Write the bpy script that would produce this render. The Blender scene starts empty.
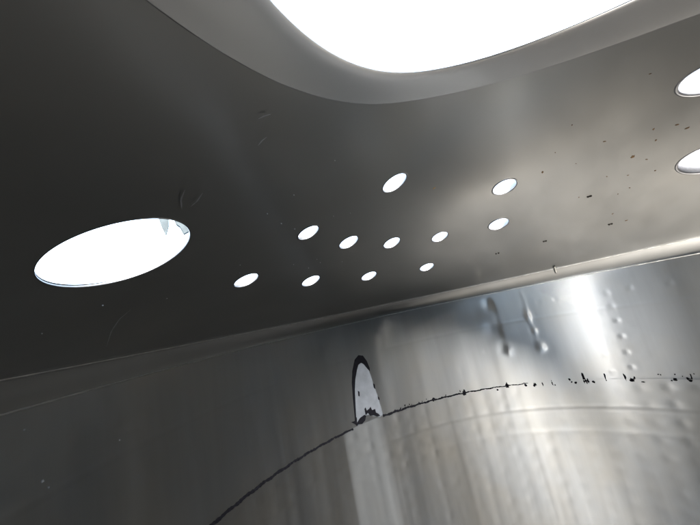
import bpy, math, random
import numpy as np
from mathutils import Vector, Matrix
from mathutils.geometry import delaunay_2d_cdt

S = 0.5                      # metres per unit: the tank is about 1 m across at the shoulder
scene = bpy.context.scene
col = scene.collection
random.seed(4)
rng = np.random.default_rng(7)

# ------------------------------------------------------------------ camera
cam_d = bpy.data.cameras.new('camera')
cam = bpy.data.objects.new('camera', cam_d); col.objects.link(cam); scene.camera = cam
cam_d.sensor_width = 36.0
cam_d.lens = 36.0 * 274.7 / 700.0          # ultra-wide phone lens
cam_d.clip_start = 0.005; cam_d.clip_end = 200
YAW, PITCH, ROLL = -0.6949, 0.1832, -0.2081
fw = Vector((math.sin(YAW) * math.cos(PITCH), math.cos(YAW) * math.cos(PITCH), math.sin(PITCH)))
r0 = Vector((math.cos(YAW), -math.sin(YAW), 0)); u0 = r0.cross(fw)
rt = math.cos(ROLL) * r0 + math.sin(ROLL) * u0
up = -math.sin(ROLL) * r0 + math.cos(ROLL) * u0
cam.matrix_world = Matrix(((rt.x, up.x, -fw.x, 0), (rt.y, up.y, -fw.y, -0.6068 * S),
                           (rt.z, up.z, -fw.z, -0.0026 * S), (0, 0, 0, 1)))

# ------------------------------------------------------------------ daylight outside the tank, and added lights inside it
world = bpy.data.worlds.new('World'); scene.world = world; world.use_nodes = True
bg = world.node_tree.nodes['Background']
bg.inputs['Color'].default_value = (0.60, 0.79, 1.0, 1)
bg.inputs['Strength'].default_value = 1.6
sd = bpy.data.lights.new('sun', 'SUN'); sun = bpy.data.objects.new('sun', sd); col.objects.link(sun)
sd.energy = 28.0; sd.angle = math.radians(55); sd.color = (1.0, 0.975, 0.93)
sun.rotation_euler = Vector((-1.2, 1.0, -1.65)).to_track_quat('-Z', 'Y').to_euler()
sun.location = (0.4, -2.0, 2.0)

wd = bpy.data.lights.new('streak_fill', 'AREA'); lamp = bpy.data.objects.new('streak_fill', wd); col.objects.link(lamp)
wd.shape = 'RECTANGLE'; wd.size = 0.006; wd.size_y = 0.34; wd.spread = math.radians(50); wd.energy = 0.055; wd.color = (1.0, 0.98, 0.95)
lamp.location = (0.09 * S, -0.95 * S, -0.40 * S)                # unseen strip light added behind the camera for the bright wall streak
lamp.rotation_euler = (math.radians(90), 0, 0)

fd = bpy.data.lights.new('roof_fill', 'SPOT'); roof_fill_ob = bpy.data.objects.new('roof_fill', fd); col.objects.link(roof_fill_ob)
fd.energy = 9.5; fd.spot_size = math.radians(68); fd.spot_blend = 1.0; fd.shadow_soft_size = 0.10; fd.color = (1.0, 0.94, 0.84)
roof_fill_ob.location = (0.19, 0.30, -0.58)                            # added spot without a fixture, aimed up to brighten the right roof
roof_fill_ob.rotation_euler = Vector((-0.08, 0.05, 0.7)).to_track_quat('-Z', 'Y').to_euler()

vs = scene.view_settings
vs.view_transform = 'Standard'; vs.look = 'None'; vs.exposure = 2.0; vs.gamma = 1.0; vs.use_curve_mapping = False
cy = scene.cycles
cy.use_denoising = True
cy.max_bounces = 14; cy.glossy_bounces = 10; cy.diffuse_bounces = 4
cy.sample_clamp_indirect = 8.0; cy.blur_glossy = 0.3

# ------------------------------------------------------------------ measured marks: (angle in degrees, height) on the wall, (x, y) on the roof
ARCH= [(160.54, -0.4501), (160.0, -0.3709), (159.44, -0.3043), (158.66, -0.2573), (157.35, -0.2116), (156.01, -0.1963), (154.7, -0.2041), (153.89, -0.2322), (153.5, -0.2658), (153.58, -0.2812), (154.17, -0.268), (154.96, -0.2433), (155.66, -0.2328), (156.58, -0.2381), (157.28, -0.2587), (158.27, -0.295), (158.98, -0.3368), (159.48, -0.3836), (160.04, -0.4387), (160.22, -0.4616), (160.66, -0.4589)]
SP= [[(153.44, -0.3363), (153.0, -0.3446), (153.08, -0.365), (153.45, -0.3569)], [(152.83, -0.397), (152.49, -0.407), (152.57, -0.4178), (152.91, -0.4119)], [(158.2, -0.3459), (157.81, -0.3529), (158.0, -0.3719), (158.36, -0.368)], [(161.76, -0.4596), (160.7, -0.4615), (160.35, -0.4465), (159.99, -0.4505), (160.15, -0.4716), (159.14, -0.4585), (157.68, -0.4526), (157.3, -0.4597), (157.81, -0.4762), (158.82, -0.4845), (159.92, -0.4796), (160.4, -0.4843), (160.74, -0.4745)], [(157.36, -0.4299), (156.95, -0.4254), (156.81, -0.44), (156.07, -0.4372), (155.49, -0.4305), (155.3, -0.4464), (154.33, -0.4468), (154.33, -0.4617), (153.75, -0.4699), (153.24, -0.4827), (154.25, -0.4801), (155.14, -0.4691), (156.14, -0.4664), (156.62, -0.4509), (157.39, -0.4563)]]
PATCH= [(155.64, -0.2308), (154.79, -0.2462), (154.04, -0.2686), (153.59, -0.297), (153.29, -0.3453), (152.73, -0.4047), (152.43, -0.4842), (153.63, -0.4855), (156.1, -0.4637), (157.39, -0.4563), (159.89, -0.4874), (160.41, -0.4652), (159.54, -0.3832), (159.04, -0.3364), (158.33, -0.2947), (157.35, -0.2584), (156.65, -0.2378)]
SPECK= [(137.22, -0.4851, 0.98, 0.0168), (128.19, -0.4858, 1.04, 0.024), (119.17, -0.4995, 0.58, 0.0103), (116.44, -0.4865, 0.95, 0.0257), (111.99, -0.4926, 0.73, 0.0203), (109.82, -0.4966, 0.8, 0.0152), (107.91, -0.4964, 0.35, 0.0167), (105.76, -0.4945, 0.42, 0.0233), (105.22, -0.5037, 0.33, 0.0083), (101.72, -0.4845, 0.56, 0.0099), (101.48, -0.4948, 0.4, 0.0082), (100.66, -0.499, 0.63, 0.0081), (98.78, -0.481, 0.54, 0.0419), (98.53, -0.4943, 0.46, 0.0225), (98.07, -0.4947, 0.45, 0.0192), (97.07, -0.4986, 0.59, 0.0096), (94.59, -0.4778, 0.43, 0.0252), (94.56, -0.4937, 0.22, 0.0063), (91.02, -0.4825, 0.4, 0.0276), (89.87, -0.4934, 0.91, 0.0151), (89.42, -0.4859, 0.32, 0.0151), (88.19, -0.5008, 0.57, 0.0045), (85.33, -0.4724, 0.24, 0.0058), (84.99, -0.4738, 0.23, 0.0058), (83.68, -0.4934, 0.29, 0.0057), (83.06, -0.4902, 0.67, 0.0086), (82.82, -0.4718, 0.22, 0.0057), (81.82, -0.4783, 0.17, 0.0043), (81.07, -0.4889, 0.65, 0.0167), (80.61, -0.4804, 0.27, 0.0194), (80.06, -0.4691, 0.27, 0.0041)]
STAIN= [(0.2171, 0.2841, 0.0047, 0), (0.2331, 0.3066, 0.0052, 1), (0.1836, 0.2774, 0.0044, 0), (0.189, 0.3216, 0.0046, 0), (0.1062, 0.2674, 0.0051, 0), (0.0155, 0.2379, 0.0026, 1), (0.0565, 0.1578, 0.0027, 0), (0.1668, 0.0873, 0.0025, 0), (0.0478, 0.3163, 0.003, 0), (-0.0225, 0.2974, 0.0069, 0), (0.1022, 0.4197, 0.0035, 0), (0.1429, 0.4424, 0.0034, 1), (0.1762, 0.3914, 0.0038, 1), (0.1525, 0.3634, 0.0095, 0), (0.193, 0.4533, 0.0045, 0), (0.1454, 0.5097, 0.004, 0), (0.1205, 0.5274, 0.0033, 0), (0.0346, 0.4829, 0.0037, 0), (0.1029, 0.6394, 0.005, 0), (0.1332, 0.706, 0.0057, 0), (-0.2426, 0.0883, 0.0057, 2)]
PIT= [(0.0552, 0.4948), (0.061, 0.495), (0.0901, 0.7059), (0.0966, 0.705), (-0.1025, 0.698), (-0.0957, 0.6994), (-0.2675, 0.6543), (-0.2583, 0.6571)]
SCR= [[(-0.6121, -0.4929), (-0.6401, -0.5055), (-0.6841, -0.511), (-0.7571, -0.5096)], [(-0.1871, -0.471), (-0.1826, -0.4671), (-0.179, -0.4615)], [(-0.2232, -0.4504), (-0.2154, -0.4499), (-0.2091, -0.4475)], [(-0.3344, -0.492), (-0.3135, -0.4992), (-0.2951, -0.5006)], [(-0.3301, -0.4834), (-0.3207, -0.4796), (-0.3034, -0.4788)]]
DIM= [(93.29, -0.1384), (92.85, -0.1979), (93.13, -0.263), (93.03, -0.3278), (93.11, -0.391), (92.96, -0.4615), (88.61, -0.1372), (88.6, -0.1933), (88.66, -0.2524), (88.84, -0.3185), (89.02, -0.3835), (89.14, -0.4435), (102.97, -0.1276), (99.06, -0.1271), (95.83, -0.1293), (84.41, -0.1311), (78.11, -0.1344), (76.96, -0.0451), (119.36, -0.1297), (119.15, -0.2563), (119.53, -0.3142), (106.71, -0.2548), (115.75, -0.3302), (105.14, -0.3615), (146.04, -0.1496), (157.63, -0.1047), (155.27, -0.1139)]

# ------------------------------------------------------------------ surfaces (unit radius, axis z)
SR, SQ, SW, Z1 = 0.3537, 0.0701, 0.0, -0.4863
def zroof(rho):
    # shallow dome; the very top is rounded off
    rho = np.asarray(rho, float); a_ = 0.3
    rho = np.where(rho > a_, rho, a_ / 2 + rho ** 2 / (2 * a_))
    return SR * (1 - rho) + SQ * rho * (1 - rho)
def roof_normal(x, y):          # pointing down, into the tank
    e = 1e-3
    gx = (zroof(np.hypot(x + e, y)) - zroof(np.hypot(x - e, y))) / (2 * e)
    gy = (zroof(np.hypot(x, y + e)) - zroof(np.hypot(x, y - e))) / (2 * e)
    n = np.stack([gx, gy, -np.ones_like(gx)], -1)
    return n / np.linalg.norm(n, axis=-1, keepdims=True)
def rwall(z): return 1 - SW * z

def mesh_obj(name, verts, faces, mat, parent=None, smooth=True):
    me = bpy.data.meshes.new(name)
    v = np.asarray(verts, float) * S
    me.from_pydata(v.tolist(), [], faces)
    me.polygons.foreach_set('use_smooth', [smooth] * len(me.polygons))
    me.update()
    o = bpy.data.objects.new(name, me); col.objects.link(o)
    me.materials.append(mat)
    if parent: o.parent = parent
    return o
def grid_faces(nu, nv, closed=False, flip=False):
    f = []
    for i in range(nu if closed else nu - 1):
        a = i * nv; b = ((i + 1) % nu) * nv
        for j in range(nv - 1):
            q = (a + j, b + j, b + j + 1, a + j + 1)
            f.append(q[::-1] if flip else q)
    return f

# ------------------------------------------------------------------ materials
class N:
    def __init__(s, name):
        s.m = bpy.data.materials.new(name); s.m.use_nodes = True
        s.t = s.m.node_tree; s.b = s.t.nodes['Principled BSDF']
    def n(s, typ, **kw):
        x = s.t.nodes.new(typ)
        for k, v in kw.items():
            if k in x.inputs: x.inputs[k].default_value = v
            else: setattr(x, k, v)
        return x
    def l(s, a, b): s.t.links.new(a, b)
    def ramp(s, src, stops):
        r = s.n('ShaderNodeValToRGB'); e = r.color_ramp.elements
        while len(e) < len(stops): e.new(0.5)
        for el, (p, c) in zip(e, stops):
            el.position = p; el.color = c if len(c) == 4 else (*c, 1)
        s.l(src, r.inputs[0]); return r.outputs[0]
    def mix(s, fac, a, b, blend='MIX'):
        m = s.n('ShaderNodeMix', data_type='RGBA', blend_type=blend)
        for sock, v in ((m.inputs[0], fac), (m.inputs[6], a), (m.inputs[7], b)):
            if hasattr(v, 'is_linked'): s.l(v, sock)
            else: sock.default_value = v
        return m.outputs[2]
    def math(s, op, a, b=0.0):
        m = s.n('ShaderNodeMath', operation=op)
        for sock, v in ((m.inputs[0], a), (m.inputs[1], b)):
            if hasattr(v, 'is_linked'): s.l(v, sock)
            else: sock.default_value = v
        return m.outputs[0]

def cyl_coords(k):
    """angle, radius, height as sockets, from object coordinates"""
    tc = k.n('ShaderNodeTexCoord'); sx = k.n('ShaderNodeSeparateXYZ'); k.l(tc.outputs['Object'], sx.inputs[0])
    ang = k.math('ARCTAN2', sx.outputs[1], sx.outputs[0])
    rad = k.math('SQRT', k.math('ADD', k.math('MULTIPLY', sx.outputs[0], sx.outputs[0]), k.math('MULTIPLY', sx.outputs[1], sx.outputs[1])))
    return tc, ang, rad, sx.outputs[2]

LOBE, LOBEMIX = {'wall': 0.74, 'roof': 0.55}, 0.42       # polished high spots within the duller scuffed sheet
def steel(name, base=(0.305, 0.308, 0.31), rough=0.3, kind='wall', aniso=0.5):
    k = N(name); b = k.b
    b.inputs['Metallic'].default_value = 1.0
    tc, ang, rad, z = cyl_coords(k)
    cv = k.n('ShaderNodeCombineXYZ')
    k.l(ang, cv.inputs[0]); k.l(rad if kind == 'roof' else z, cv.inputs[1])
    def noise(sx, sy, scale, detail=4, rough_=0.55, off=0.0):
        mp = k.n('ShaderNodeMapping'); mp.inputs['Scale'].default_value = (sx, sy, 1); mp.inputs['Location'].default_value = (off, off * .7, 0)
        k.l(cv.outputs[0], mp.inputs[0])
        t = k.n('ShaderNodeTexNoise'); t.inputs['Scale'].default_value = scale
        t.inputs['Detail'].default_value = detail; t.inputs['Roughness'].default_value = rough_
        k.l(mp.outputs[0], t.inputs['Vector']); return t.outputs[0]
    if kind == 'wall':
        streak = noise(9, 1.1, 1.6, 5, 0.62)             # long vertical runs
        blotch = noise(2.2, 3.5, 1.5, 4, 0.6, 3.1)
        brush = noise(3, 420, 1.0, 3, 0.7, 1.7)          # fine circumferential scratches
        runs = noise(34, 1.6, 1.0, 3, 0.6, 8.2)
    else:
        def flat(scale, sx=1.0, sy=1.0, detail=3, rough_=0.5, off=0.0):        # the crown has no seam: plain sheet coordinates
            mp = k.n('ShaderNodeMapping'); mp.inputs['Scale'].default_value = (sx, sy, 1); mp.inputs['Location'].default_value = (off, off * .7, 0); mp.inputs['Rotation'].default_value = (0, 0, 0.35)
            k.l(tc.outputs['Object'], mp.inputs[0])
            t = k.n('ShaderNodeTexNoise'); t.inputs['Scale'].default_value = scale; t.inputs['Detail'].default_value = detail; t.inputs['Roughness'].default_value = rough_
            k.l(mp.outputs[0], t.inputs['Vector']); return t.outputs[0]
        streak = flat(5.0, 1.6, 0.8)
        blotch = flat(4.0, off=2.3)
        brush = flat(30, 1.0, 9.0, 3, 0.6, 1.1)
        runs = flat(14, 2.2, 0.7, 4, 0.6, 4.2)
    c = k.mix(k.ramp(streak, [(0.36, (0, 0, 0)), (0.66, (1, 1, 1))]), (*[v * 0.93 for v in base], 1), (*[v * 1.04 for v in base], 1))
    warm = k.ramp(blotch, [(0.40, (0, 0, 0)), (0.80, (0.5, 0.5, 0.5))])
    c = k.mix(k.math('MULTIPLY', warm, 1.25 if kind == 'wall' else 0.5), c, (base[0] * 1.10, base[1] * 0.98, base[2] * 0.80, 1))
    rr = k.math('ADD', k.math('MULTIPLY', streak, 0.12), rough - 0.09)
    rr = k.math('ADD', rr, k.math('MULTIPLY', runs, 0.06))
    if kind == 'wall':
        # paler, duller strip below the arch-shaped smear: sun-patch edge put into the colour
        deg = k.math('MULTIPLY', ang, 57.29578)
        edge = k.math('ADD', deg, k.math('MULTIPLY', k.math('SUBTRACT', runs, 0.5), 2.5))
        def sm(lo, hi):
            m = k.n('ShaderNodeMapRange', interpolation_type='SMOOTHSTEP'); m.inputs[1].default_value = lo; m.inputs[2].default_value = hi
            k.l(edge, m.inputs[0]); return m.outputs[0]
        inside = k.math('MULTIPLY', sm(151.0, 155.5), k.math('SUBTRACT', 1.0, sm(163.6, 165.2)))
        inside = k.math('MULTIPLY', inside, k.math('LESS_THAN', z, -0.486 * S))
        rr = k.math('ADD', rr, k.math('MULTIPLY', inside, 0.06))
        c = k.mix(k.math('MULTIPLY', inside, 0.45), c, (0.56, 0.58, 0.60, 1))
    k.l(c, b.inputs['Base Color']); k.l(rr, b.inputs['Roughness'])
    if kind == 'roof':          # the brushing dies out around the crown
        mr = k.n('ShaderNodeMapRange', interpolation_type='SMOOTHSTEP'); mr.inputs[1].default_value = 0.08 * S; mr.inputs[2].default_value = 0.35 * S
        mr.inputs[4].default_value = aniso; k.l(rad, mr.inputs[0]); k.l(mr.outputs[0], b.inputs['Anisotropic'])
    b.inputs['Anisotropic'].default_value = aniso; b.inputs['Anisotropic Rotation'].default_value = 0.25
    tg = k.n('ShaderNodeTangent'); tg.direction_type = 'RADIAL'; tg.axis = 'Z'; k.l(tg.outputs[0], b.inputs['Tangent'])
    b2 = k.n('ShaderNodeBsdfPrincipled'); b2.inputs['Metallic'].default_value = 1.0
    k.l(c, b2.inputs['Base Color']); k.l(k.math('MULTIPLY', rr, LOBE[kind]), b2.inputs['Roughness'])
    b2.inputs['Anisotropic'].default_value = .3 if kind == 'roof' else .96; b2.inputs['Anisotropic Rotation'].default_value = 0.25; k.l(tg.outputs[0], b2.inputs['Tangent'])
    bp = k.n('ShaderNodeBump'); bp.inputs['Strength'].default_value = 0.05 if kind == 'wall' else 0.015; bp.inputs['Distance'].default_value = 0.001
    h = k.math('ADD', k.math('MULTIPLY', brush, 0.6), k.math('MULTIPLY', runs, 0.5))
    k.l(h, bp.inputs['Height']); k.l(bp.outputs[0], b.inputs['Normal']); k.l(bp.outputs[0], b2.inputs['Normal'])
    ms = k.n('ShaderNodeMixShader'); ms.inputs[0].default_value = LOBEMIX
    k.l(b.outputs[0], ms.inputs[1]); k.l(b2.outputs[0], ms.inputs[2]); k.l(ms.outputs[0], k.t.nodes['Material Output'].inputs[0])
    return k.m

def plain(name, colr, rough=0.5, metal=0.0, vary=0.3, scale=120):
    k = N(name)
    tc = k.n('ShaderNodeTexCoord'); t = k.n('ShaderNodeTexNoise'); t.inputs['Scale'].default_value = scale; t.inputs['Detail'].default_value = 5
    k.l(tc.outputs['Object'], t.inputs['Vector'])
    lo = tuple(v * (1 - vary) for v in colr); hi = tuple(min(1, v * (1 + vary)) for v in colr)
    k.l(k.ramp(t.outputs[0], [(0.3, lo), (0.7, hi)]), k.b.inputs['Base Color'])
    k.b.inputs['Roughness'].default_value = rough; k.b.inputs['Metallic'].default_value = metal
    if not metal: k.b.inputs['Specular IOR Level'].default_value = 0.04
    return k.m

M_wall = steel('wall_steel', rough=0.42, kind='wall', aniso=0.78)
M_roof = steel('roof_steel', base=(0.39, 0.39, 0.388), rough=0.37, kind='roof', aniso=0.6)
M_collar = steel('collar_steel', base=(0.44, 0.44, 0.45), rough=0.42, kind='roof', aniso=0.1)
M_weld = plain('weld_steel', (0.42, 0.415, 0.40), 0.38, 1.0, 0.12, 200)
M_rim = plain('rim_steel', (0.20, 0.20, 0.21), 0.42, 1.0, 0.1, 300)
M_black = plain('black_sealant', (0.003, 0.003, 0.004), 1.0, 0.0, 0.4, 300)
M_smear = plain('scraped_steel', (0.20, 0.215, 0.24), 0.50, 0.9, 0.12, 60)
M_rust = plain('rust_stain', (0.095, 0.062, 0.035), 0.7, 0.0, 0.5, 400)
M_dark = plain('dark_stain', (0.02, 0.018, 0.015), 0.7, 0.0, 0.4, 400)
M_orange = plain('orange_stain', (0.36, 0.20, 0.06), 0.6, 0.2, 0.3, 300)
M_dust = plain('pale_dust', (0.6, 0.6, 0.6), 0.9, 0.0, 0.1, 300)
M_floor = plain('darkened_floor', (0.02, 0.02, 0.02), 0.5, 0.6, 0.2, 12)  # unseen bottom, darkened to keep bounced light off the left side
M_scr = plain('bright_scratch', (0.40, 0.40, 0.42), 0.5, 0.6, 0.2, 500)

# ------------------------------------------------------------------ the tank
tank = bpy.data.objects.new('steel_tank', None); col.objects.link(tank)
tank.empty_display_size = 0.1
tank['label'] = 'inside of a round stainless steel tank with perforated domed top and dimpled wall'
tank['category'] = 'tank'

HOLES = [(-0.274, -0.061, .0305), (-0.115, 0.282, .031), (-0.190, 0.458, .032), (-0.357, 0.338, .0285), (-0.457, 0.176, .029),
         (-0.487, -0.009, .0295), (-0.450, -0.191, .026), (-0.623, -0.263, .030), (-0.678, -0.009, .031), (-0.637, 0.254, .031),
         (-0.499, 0.481, .0295)]
PORT = (-0.423, -0.531, .0785)
RIGHT = [(0.250, 0.160, .045), (0.295, 0.455, .065)]
OPEN = (0.191, -0.420, 0.303)        # manhole opening: centre and radius
MAN = (0.249, -0.422, 0.399)         # slightly eccentric outer edge of its dished collar

def tangent_frame(x, y):
    n = roof_normal(np.array([x]), np.array([y]))[0]
    t = np.array([-y, x, 0.0]); t /= np.linalg.norm(t)
    q = np.cross(n, t)
    return np.array([x, y, float(zroof(math.hypot(x, y)))]), n, t, q
def loop_xy(x, y, r, n):
    p, nn, t, q = tangent_frame(x, y)
    a = np.linspace(0, 2 * math.pi, n, endpoint=False)
    return p[:2] + r * (np.cos(a)[:, None] * t[:2] + np.sin(a)[:, None] * q[:2])

def build_roof():
    RM = 0.962                               # where the knuckle starts
    pts = []; edges = []
    def add_loop(L):
        i0 = len(pts); n = len(L)
        pts.extend([Vector((float(a), float(b))) for a, b in L])
        edges.extend([(i0 + i, i0 + (i + 1) % n) for i in range(n)])
    ang = np.linspace(0, 2 * math.pi, 360, endpoint=False)
    add_loop(np.c_[RM * np.cos(ang), RM * np.sin(ang)])
    man = np.c_[MAN[0] + MAN[2] * np.cos(ang[::2]), MAN[1] + MAN[2] * np.sin(ang[::2])]
    add_loop(man)
    holes = HOLES + [PORT] + RIGHT
    for (x, y, r) in holes: add_loop(loop_xy(x, y, r, 64))
    g = 0.02
    for i, yy in enumerate(np.arange(-1, 1, g * .866)):
        for xx in np.arange(-1, 1, g) + (g / 2 if i % 2 else 0):
            if math.hypot(xx, yy) > RM - .012: continue
            if abs(math.hypot(xx - MAN[0], yy - MAN[1]) - MAN[2]) < .008 or math.hypot(xx - MAN[0], yy - MAN[1]) < MAN[2]: continue
            if any(math.hypot(xx - h[0], yy - h[1]) < h[2] + .008 for h in holes): continue
            pts.append(Vector((xx, yy)))
    v, e, f, *_ = delaunay_2d_cdt(pts, edges, [], 1, 1e-6)
    V = np.array([(a.x, a.y) for a in v]); keep = []
    loops = [loop_xy(x, y, r, 64) for x, y, r in holes]
    def inside_loop(px_, py_, L):
        a, b_ = L, np.roll(L, -1, 0)
        c_ = (a[:, 1] > py_) != (b_[:, 1] > py_)
        xx_ = (b_[:, 0] - a[:, 0]) * (py_ - a[:, 1]) / np.where(c_, b_[:, 1] - a[:, 1], 1) + a[:, 0]
        return bool((c_ & (px_ < xx_)).sum() % 2)
    for t in f:
        cx, cy_ = V[list(t)].mean(0)
        if math.hypot(cx - MAN[0], cy_ - MAN[1]) < MAN[2] - 1e-4: continue
        if any(math.hypot(cx - h[0], cy_ - h[1]) < h[2] * 1.1 and inside_loop(cx, cy_, L) for h, L in zip(holes, loops)): continue
        keep.append(tuple(t)[::-1])
    z = zroof(np.hypot(V[:, 0], V[:, 1]))
    # slight waviness of the pressed sheet
    wav = 0.0004 * np.sin(V[:, 0] * 9 + 1) * np.cos(V[:, 1] * 8) + 0.0002 * np.sin(V[:, 0] * 17 + V[:, 1] * 13)
    wav *= np.clip((RM - np.hypot(V[:, 0], V[:, 1])) / .1, 0, 1)
    P = np.c_[V, z + wav]
    n = len(P); T = 0.004
    P2 = P + np.array([0, 0, T])
    faces = keep + [tuple(i + n for i in t)[::-1] for t in keep]
    o = mesh_obj('roof', np.vstack([P, P2]), faces, M_roof, tank)
    return o
roof = build_roof()

def ring_mesh(name, centre, r, prof, mat, parent, seg=64):
    """lathe about the local roof normal; prof = (radius, height above roof, outward)"""
    p, n, t, q = tangent_frame(*centre)
    up_ = -n
    a = np.linspace(0, 2 * math.pi, seg, endpoint=False)
    V = []
    for ai in a:
        d = math.cos(ai) * t + math.sin(ai) * q
        for rr, hh in prof:
            w = p + d * rr
            zoff = float(zroof(math.hypot(w[0], w[1]))) - w[2]       # follow the dome
            w = w + np.array([0, 0, zoff]) + up_ * hh
            V.append(w)
    return mesh_obj(name, V, grid_faces(seg, len(prof), True), mat, parent)
for i_, (x, y, r) in enumerate(HOLES):
    lip = .0022 if i_ in (1, 2) else random.uniform(.0006, .0014)
    tall = .013 if i_ in (1, 2) else random.uniform(.005, .008)
    ring_mesh('hole_rim', (x, y), r, [(r + .004, .0004), (r + .0036, -.0006), (r + .002, -lip), (r + .0006, -lip * .8), (r - .0004, 0.0), (r - .0004, tall), (r + .006, tall + .001)], M_rim, roof)
x, y, r = PORT
ring_mesh('port_rim', (x, y), r, [(r + .001, .0004), (r + .0006, -.0004), (r - .0004, -.0004), (r - .0008, .001), (r - .0002, .004), (r + .02, .006)], M_rim, roof, 128)
NECK = {.045: .03, .065: .10}
for (x, y, r) in RIGHT:
    ring_mesh('port_neck', (x, y), r, [(r + .005, .0004), (r + .004, -.0012), (r + .001, -.0012), (r - .0015, .002), (r - .002, NECK[r]), (r + .004, NECK[r]), (r + .004, .006)], M_rim, roof, 96)

# manhole collar: a flange ring set a hair below the dome, turning up into the neck
def build_collar():
    seg = 240
    prof = [(1.012, .0003), (1.008, -.0002), (.99, -.0001), (.95, .0003), (.75, .0014), (.5, .0030), (.25, .0050), (.10, .0064), (.03, .0078), (0, .0092)]
    lip = [(.003, .0108), (.02, .015), (.06, .022)]          # past the opening the neck flares away
    V = []
    for a in np.linspace(0, 2 * math.pi, seg, endpoint=False):
        ca, sa = math.cos(a), math.sin(a)
        for t, hh in prof:
            X = (OPEN[0] + OPEN[2] * ca) * (1 - t) + (MAN[0] + MAN[2] * ca) * t
            Y = (OPEN[1] + OPEN[2] * sa) * (1 - t) + (MAN[1] + MAN[2] * sa) * t
            V.append((X, Y, float(zroof(math.hypot(X, Y))) + hh))
        for d, hh in lip:
            X = OPEN[0] + (OPEN[2] + d) * ca; Y = OPEN[1] + (OPEN[2] + d) * sa
            V.append((X, Y, float(zroof(math.hypot(X, Y))) + hh))
    prof = prof + lip
    return mesh_obj('manhole_collar', V, grid_faces(seg, len(prof), True), M_collar, tank)
build_collar()

# knuckle between dome and wall, and the weld runs along it
def build_knuckle():
    seg = 360; A = np.array([0.962, float(zroof(0.962))]); B = np.array([rwall(-.045), -.045])
    dA = np.array([1, -(SR + SQ * .92)]); dA /= np.linalg.norm(dA)
    dB = np.array([-SW, 1.0]) * -1; dB = np.array([SW, -1.0]); dB /= np.linalg.norm(dB)
    prof = []
    for s in np.linspace(0, 1, 15):
        h = np.array([2*s**3-3*s**2+1, s**3-2*s**2+s, -2*s**3+3*s**2, s**3-s**2]); m = .045
        prof.append(h[0]*A + h[1]*m*dA + h[2]*B + h[3]*m*dB)
    V = [(p[0] * math.cos(a), p[0] * math.sin(a), p[1]) for a in np.linspace(0, 2*math.pi, seg, endpoint=False) for p in prof]
    return mesh_obj('knuckle', V, grid_faces(seg, len(prof), True), M_roof, tank)
build_knuckle()
def weld_run(name, rho, z, rad, parent, seg=900, wob=.25):
    V = []; m = 8
    for i, a in enumerate(np.linspace(0, 2 * math.pi, seg, endpoint=False)):
        k = 1 + wob * (math.sin(i * .9) * .5 + rng.normal() * .35)
        for j in range(m):
            b = 2 * math.pi * j / m
            V.append(((rho + rad * k * math.cos(b)) * math.cos(a), (rho + rad * k * math.cos(b)) * math.sin(a), z + rad * .8 * k * math.sin(b)))
    f = grid_faces(seg, m, True) + [(i*m+m-1, ((i+1)%seg)*m+m-1, ((i+1)%seg)*m, i*m) for i in range(seg)]
    return mesh_obj(name, V, f, M_weld, parent)

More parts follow.
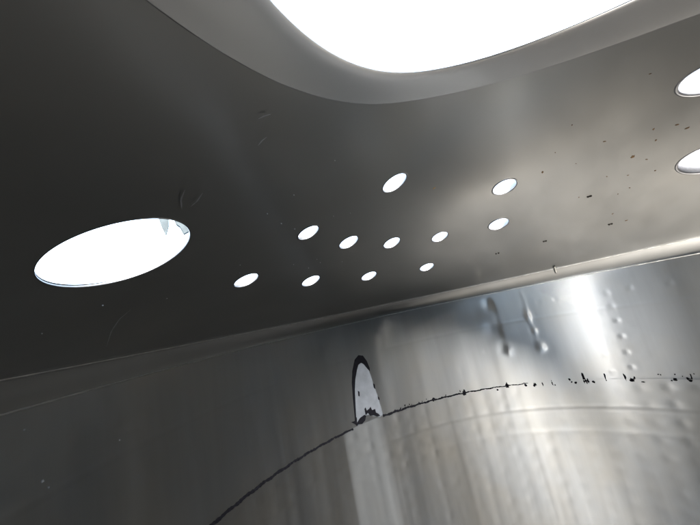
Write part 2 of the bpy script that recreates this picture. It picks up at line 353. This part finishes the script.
# ------------------------------------------------------------------ wall, with its dimples pressed into the sheet
DIMX = [(a, z) for a, z in DIM]
def wall_offset(phi, z):
    """inward (+) offset of the sheet, phi in degrees"""
    d = np.zeros_like(phi)
    pitch_a, pitch_z = 4.3, 0.0645
    ka = np.round((phi - 93.1) / pitch_a); kz = np.round((z + .1345) / pitch_z)
    hsh = np.abs(np.sin(ka * 12.9898 + kz * 78.233) * 43758.5453) % 1
    hs2 = np.abs(np.sin(ka * 39.425 + kz * 11.135) * 24634.6345) % 1
    da = (phi - 93.1 - ka * pitch_a - (hs2 - .5) * .5) * math.pi / 180; dz_ = z + .1345 - kz * pitch_z - (hsh - .5) * .008
    amp = np.where(z > Z1, 0.0011 * (0.25 + .9 * hsh), 0.0015 * (0.35 + .65 * hsh))
    amp = np.where(z > Z1, amp * np.where(phi > 122, .25, .10), amp * np.where(phi > 140, .55, .36))
    amp = np.where(z > -.10, 0, amp)
    d += amp * np.exp(-((da) ** 2 + dz_ ** 2) / (2 * .0115 ** 2))
    for a0, z0 in DIMX:
        q = ((phi - a0) * math.pi / 180) ** 2 + (z - z0) ** 2
        d += .0006 * np.exp(-q / (2 * .0062 ** 2)) - .0002 * np.exp(-q / (2 * .013 ** 2))
    # two hand-wide creases running down from the shoulder
    w = np.clip((-.045 - z) / .03, 0, 1) * np.clip((z + .345) / .05, 0, 1)
    x_ = (phi - 113.9 - 2.2 * (z + .2)) * math.pi / 180 + .004 * np.sin(z * 31)
    d += .0038 * w * (.6 + .4 * np.sin(z * 47)) * (.5 + .5 * np.tanh(x_ / .009)) * np.exp(-np.clip(x_, 0, 1) / .07)
    x_ = (phi - 106.1) * math.pi / 180 + .003 * np.sin(z * 40)
    w = np.clip((-.04 - z) / .02, 0, 1) * np.clip((z + .36) / .08, 0, 1)
    d -= .0006 * w * np.exp(-(x_ / .0055) ** 2)
    for a0, z0, sa, sz, am in ((106.3, -.185, .010, .022, -.0026), (105.8, -.255, .008, .011, -.0020), (105.6, -.335, .013, .017, -.0036),
                               (113.3, -.325, .014, .018, -.0045), (115.6, -.10, .012, .02, .0030), (116.5, -.22, .02, .03, .0022)):
        q = (((phi - a0) * math.pi / 180) / sa) ** 2 + ((z - z0) / sz) ** 2
        d += am * np.exp(-q / 2) - am * .4 * np.exp(-q / 7)
    # faint rolled lines
    for z0, am, w in ((-.199, .0008, .004), (-.598, .0006, .005), (-.612, -.0003, .005), (-.70, .0004, .010)):
        d += am * np.exp(-((z - z0) / w) ** 2)
    # slow hammering of the sheet
    d += .0012 * np.sin(phi * .11 + 1.2 * np.sin(z * 3)) * np.sin(z * 4 + phi * .03) + .0002 * np.sin(phi * .53 + z * 4 + 1.3)
    # little pock marks under the shoulder weld on the dark side
    return d
def build_wall(name, z0, z1, proud, fade0):
    nz = int(abs(z1 - z0) / .006) + 2; na = 1000
    ph = np.linspace(0, 360, na, endpoint=False); zz = np.linspace(z0, z1, nz)
    PH, ZZ = np.meshgrid(ph, zz, indexing='ij')
    off = wall_offset(PH, ZZ)
    if fade0: off *= np.clip((z0 - ZZ) / .03, 0, 1)
    r = rwall(ZZ) - off - proud
    V = np.stack([r * np.cos(np.radians(PH)), r * np.sin(np.radians(PH)), ZZ], -1).reshape(-1, 3)
    F = grid_faces(na, nz, True)
    return mesh_obj(name, V, F, M_wall, tank)
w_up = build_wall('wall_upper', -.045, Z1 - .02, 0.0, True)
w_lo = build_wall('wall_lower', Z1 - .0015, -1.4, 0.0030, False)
weld_run('weld_bead', rwall(-.045) - .001, -.045, .0024, tank)
weld_run('weld_bead', .973, float(zroof(.973)) - .0015, .0034, tank, wob=.12)

fl = []
for a in np.linspace(0, 2*math.pi, 180, endpoint=False):
    for rr in np.linspace(rwall(-1.4), .01, 16):
        fl.append((rr*math.cos(a), rr*math.sin(a), -1.4 - .12*(1-rr**2)))
mesh_obj('tank_bottom', fl, grid_faces(180, 16, True), M_floor, tank)

# ------------------------------------------------------------------ marks on the wall: black sealant, scraped patch
def wp(a, z, off):
    o_ = float(wall_offset(np.array([float(a)]), np.array([float(z)]))[0]) + off + (.0030 if z < Z1 - .0015 else 0)
    r = rwall(z) - o_; t = math.radians(a)
    return (r * math.cos(t), r * math.sin(t), z)
def wall_patch(name, outline, mat, parent, thick, step=None):
    pts = [Vector((a * math.pi / 180, z)) for a, z in outline]; n = len(pts)
    ed = [(i, (i + 1) % n) for i in range(n)]
    if step:
        xs = [p.x for p in pts]; ys = [p.y for p in pts]
        for X in np.arange(min(xs), max(xs), step):
            for Y in np.arange(min(ys), max(ys), step):
                c_ = False; j = n - 1
                for i in range(n):
                    if (pts[i].y > Y) != (pts[j].y > Y) and X < (pts[j].x - pts[i].x) * (Y - pts[i].y) / (pts[j].y - pts[i].y) + pts[i].x: c_ = not c_
                    j = i
                if c_ and min((p - Vector((X, Y))).length for p in pts) > step * .4: pts.append(Vector((X, Y)))
    v, e, f, *_ = delaunay_2d_cdt(pts, ed, [], 1, 1e-7)
    m = len(v)
    top = [wp(math.degrees(p.x), p.y, thick) for p in v]; bot = [wp(math.degrees(p.x), p.y, -.001) for p in v]
    F = [tuple(t) for t in f] + [(i, (i + 1) % n, (i + 1) % n + m, i + m) for i in range(n) if max(i, (i+1) % n) < m]
    return mesh_obj(name, top + bot, F, mat, parent, smooth=False)
def jag(cx, cz, w, h, n=11, k=.45):
    out = []
    for i in range(n):
        t = 2 * math.pi * i / n; s = 1 + random.uniform(-k, k)
        out.append((cx + w / 2 * s * math.cos(t), cz + h / 2 * s * math.sin(t)))
    return out
wall_patch('scraped_patch', PATCH, M_smear, w_up, .0006, .02)
wall_patch('sealant_arch', ARCH, M_black, w_up, .0016)
for p in SP: wall_patch('sealant_speck', p, M_black, w_up, .0016)
for a, z, w, h in SPECK: wall_patch('sealant_speck', jag(a, z, w * 0.95, h * 0.9), M_black, w_up, .0014)
for i in range(14):
    a = random.uniform(118, 149); wall_patch('sealant_speck', jag(a, Z1 + random.uniform(-.001, .012), random.uniform(.15, .4), random.uniform(.005, .010), 7), M_black, w_up, .0012)
def seam(a0, a1, w0, w1):
    n = int(abs(a1 - a0) / .25); t = np.linspace(0, 1, n); L = []; U = []
    for s in t:
        a = a0 + (a1 - a0) * s; w = (w0 + (w1 - w0) * s) * (1 + .35 * math.sin(a * 5.1) * math.sin(a * 2.3) + rng.normal() * .14)
        zc = Z1 - .001 + .0012 * math.sin(a * 1.7) + rng.normal() * .0004
        U.append((a, zc + w / 2)); L.append((a, zc - w / 2))
    V = [wp(a, z, .0022) for a, z in U] + [wp(a, z, .0022) for a, z in L]
    V += [wp(a, z, -.002) for a, z in U] + [wp(a, z, -.002) for a, z in L]
    F = []
    for i in range(n - 1):
        F += [(i, i+1, n+i+1, n+i), (i, i+1, 2*n+i+1, 2*n+i), (n+i, n+i+1, 3*n+i+1, 3*n+i)]
    return mesh_obj('sealant_seam', V, F, M_black, w_up, smooth=False)
seam(197, 161.6, .0075, .0055)
seam(152.6, 133.5, .0075, .0052)
seam(133.5, 111.2, .0050, .0022)

# small light chips on the dark side of the wall
for a, z, s in ((216.5, -.175, .0045), (216.0, -.19, .004), (218, -.08, .003), (208.5, -.17, .003)):
    wall_patch('paint_chip', jag(a, z, s * 57, s, 7), M_scr, w_up, .0008)

# ------------------------------------------------------------------ marks on the roof
def roof_blob(name, x, y, rx, mat, depth=.0010, squash=.75, k=.3, n=10):
    p, nn, t, q = tangent_frame(x, y); V = []; th = random.uniform(0, 3)
    for i in range(n):
        a = 2 * math.pi * i / n; s = 1 + random.uniform(-k, k)
        dx, dy = rx * s * math.cos(a), rx * squash * s * math.sin(a)
        d = (dx * math.cos(th) - dy * math.sin(th)) * t + (dx * math.sin(th) + dy * math.cos(th)) * q
        V.append(p + d)
    m = len(V); inner = [p + (v - p) * .7 + nn * depth for v in V]; outer = [v - nn * .0015 for v in V]
    V2 = outer + inner + [p + nn * depth * 1.1]
    F = [(i, (i+1) % m, m + (i+1) % m, m + i) for i in range(m)] + [(m + i, m + (i+1) % m, 2*m) for i in range(m)]
    return mesh_obj(name, V2, F, mat, roof)
for x, y, r, k in STAIN:
    roof_blob('stain', x, y, r * (.95 if k else .85), (M_rust, M_rust, M_orange)[k], .0008, .6)
for x, y in PIT:
    roof_blob('rivet_stub', x, y, .0042, M_dark, .0030, .9, .12)
for L in SCR:
    V = []; n = 14; P = np.array(L)
    tt = np.linspace(0, len(P) - 1, n); xs = np.interp(tt, range(len(P)), P[:, 0]); ys = np.interp(tt, range(len(P)), P[:, 1])
    for i in range(n):
        j = min(i, n - 2); d = np.array([xs[j+1]-xs[j], ys[j+1]-ys[j]]); d /= np.linalg.norm(d); w = .0009 * math.sin(math.pi * (i + .5) / n)
        nn = roof_normal(np.array([xs[i]]), np.array([ys[i]]))[0]
        for s in (-1, 1):
            X, Y = xs[i] - s * d[1] * w, ys[i] + s * d[0] * w
            V.append(np.array([X, Y, float(zroof(math.hypot(X, Y)))]) + nn * .0022)
    mesh_obj('scratch', V, [(2*i, 2*i+1, 2*i+3, 2*i+2) for i in range(n-1)], M_scr, roof)

# stray dust on the dark side of the roof
for i in range(22):
    a = random.uniform(math.radians(175), math.radians(245)); rr = random.uniform(.35, .92)
    X, Y = rr * math.cos(a), rr * math.sin(a)
    if math.hypot(X - PORT[0], Y - PORT[1]) < .1 or math.hypot(X - MAN[0], Y - MAN[1]) < MAN[2] + .02 or any(math.hypot(X - h[0], Y - h[1]) < .05 for h in HOLES): continue
    roof_blob('dust_speck', X, Y, random.uniform(.0007, .0015), M_dust, .0012, .8, .3, 6)

# short weld tab across the shoulder
def tab():
    V = []; a0 = 97.0
    path = [(.945, float(zroof(.945)) - .003), (.965, float(zroof(.965)) - .009), (.982, float(zroof(.982)) - .012), (.995, -.012)]
    for (r, z) in path:
        for da, dr in ((-.32, .006), (-.22, -.003), (.22, -.003), (.32, .006)):
            t = math.radians(a0 + da); V.append(((r + dr) * math.cos(t), (r + dr) * math.sin(t), z + dr))
    return mesh_obj('weld_tab', V, grid_faces(4, 4), M_weld, tank)
tab()

# ------------------------------------------------------------------ outside: a canopy beam glimpsed through the port
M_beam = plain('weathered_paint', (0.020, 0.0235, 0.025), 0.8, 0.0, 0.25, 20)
nrm = np.array([-0.955, 0.297, 0.0]); side = np.array([0.297, 0.955, 0.0]); org = np.array([0.0, -0.607, 0.0])
def outside_plate(name, outline, d0, d1, parent):
    V = [org + nrm * d + side * s + np.array([0, 0, z]) for d in (d0, d1) for s, z in outline]
    n = len(outline)
    F = [tuple(range(n)), tuple(range(2 * n - 1, n - 1, -1))] + [(i, n + i, n + (i + 1) % n, (i + 1) % n) for i in range(n)]
    return mesh_obj(name, V, F, M_beam, parent, smooth=False)
beam = bpy.data.objects.new('canopy_beam', None); col.objects.link(beam)
beam['label'] = 'pale grey canopy beam outside, glimpsed through the upper right of the big left port'
beam['category'] = 'canopy beam'
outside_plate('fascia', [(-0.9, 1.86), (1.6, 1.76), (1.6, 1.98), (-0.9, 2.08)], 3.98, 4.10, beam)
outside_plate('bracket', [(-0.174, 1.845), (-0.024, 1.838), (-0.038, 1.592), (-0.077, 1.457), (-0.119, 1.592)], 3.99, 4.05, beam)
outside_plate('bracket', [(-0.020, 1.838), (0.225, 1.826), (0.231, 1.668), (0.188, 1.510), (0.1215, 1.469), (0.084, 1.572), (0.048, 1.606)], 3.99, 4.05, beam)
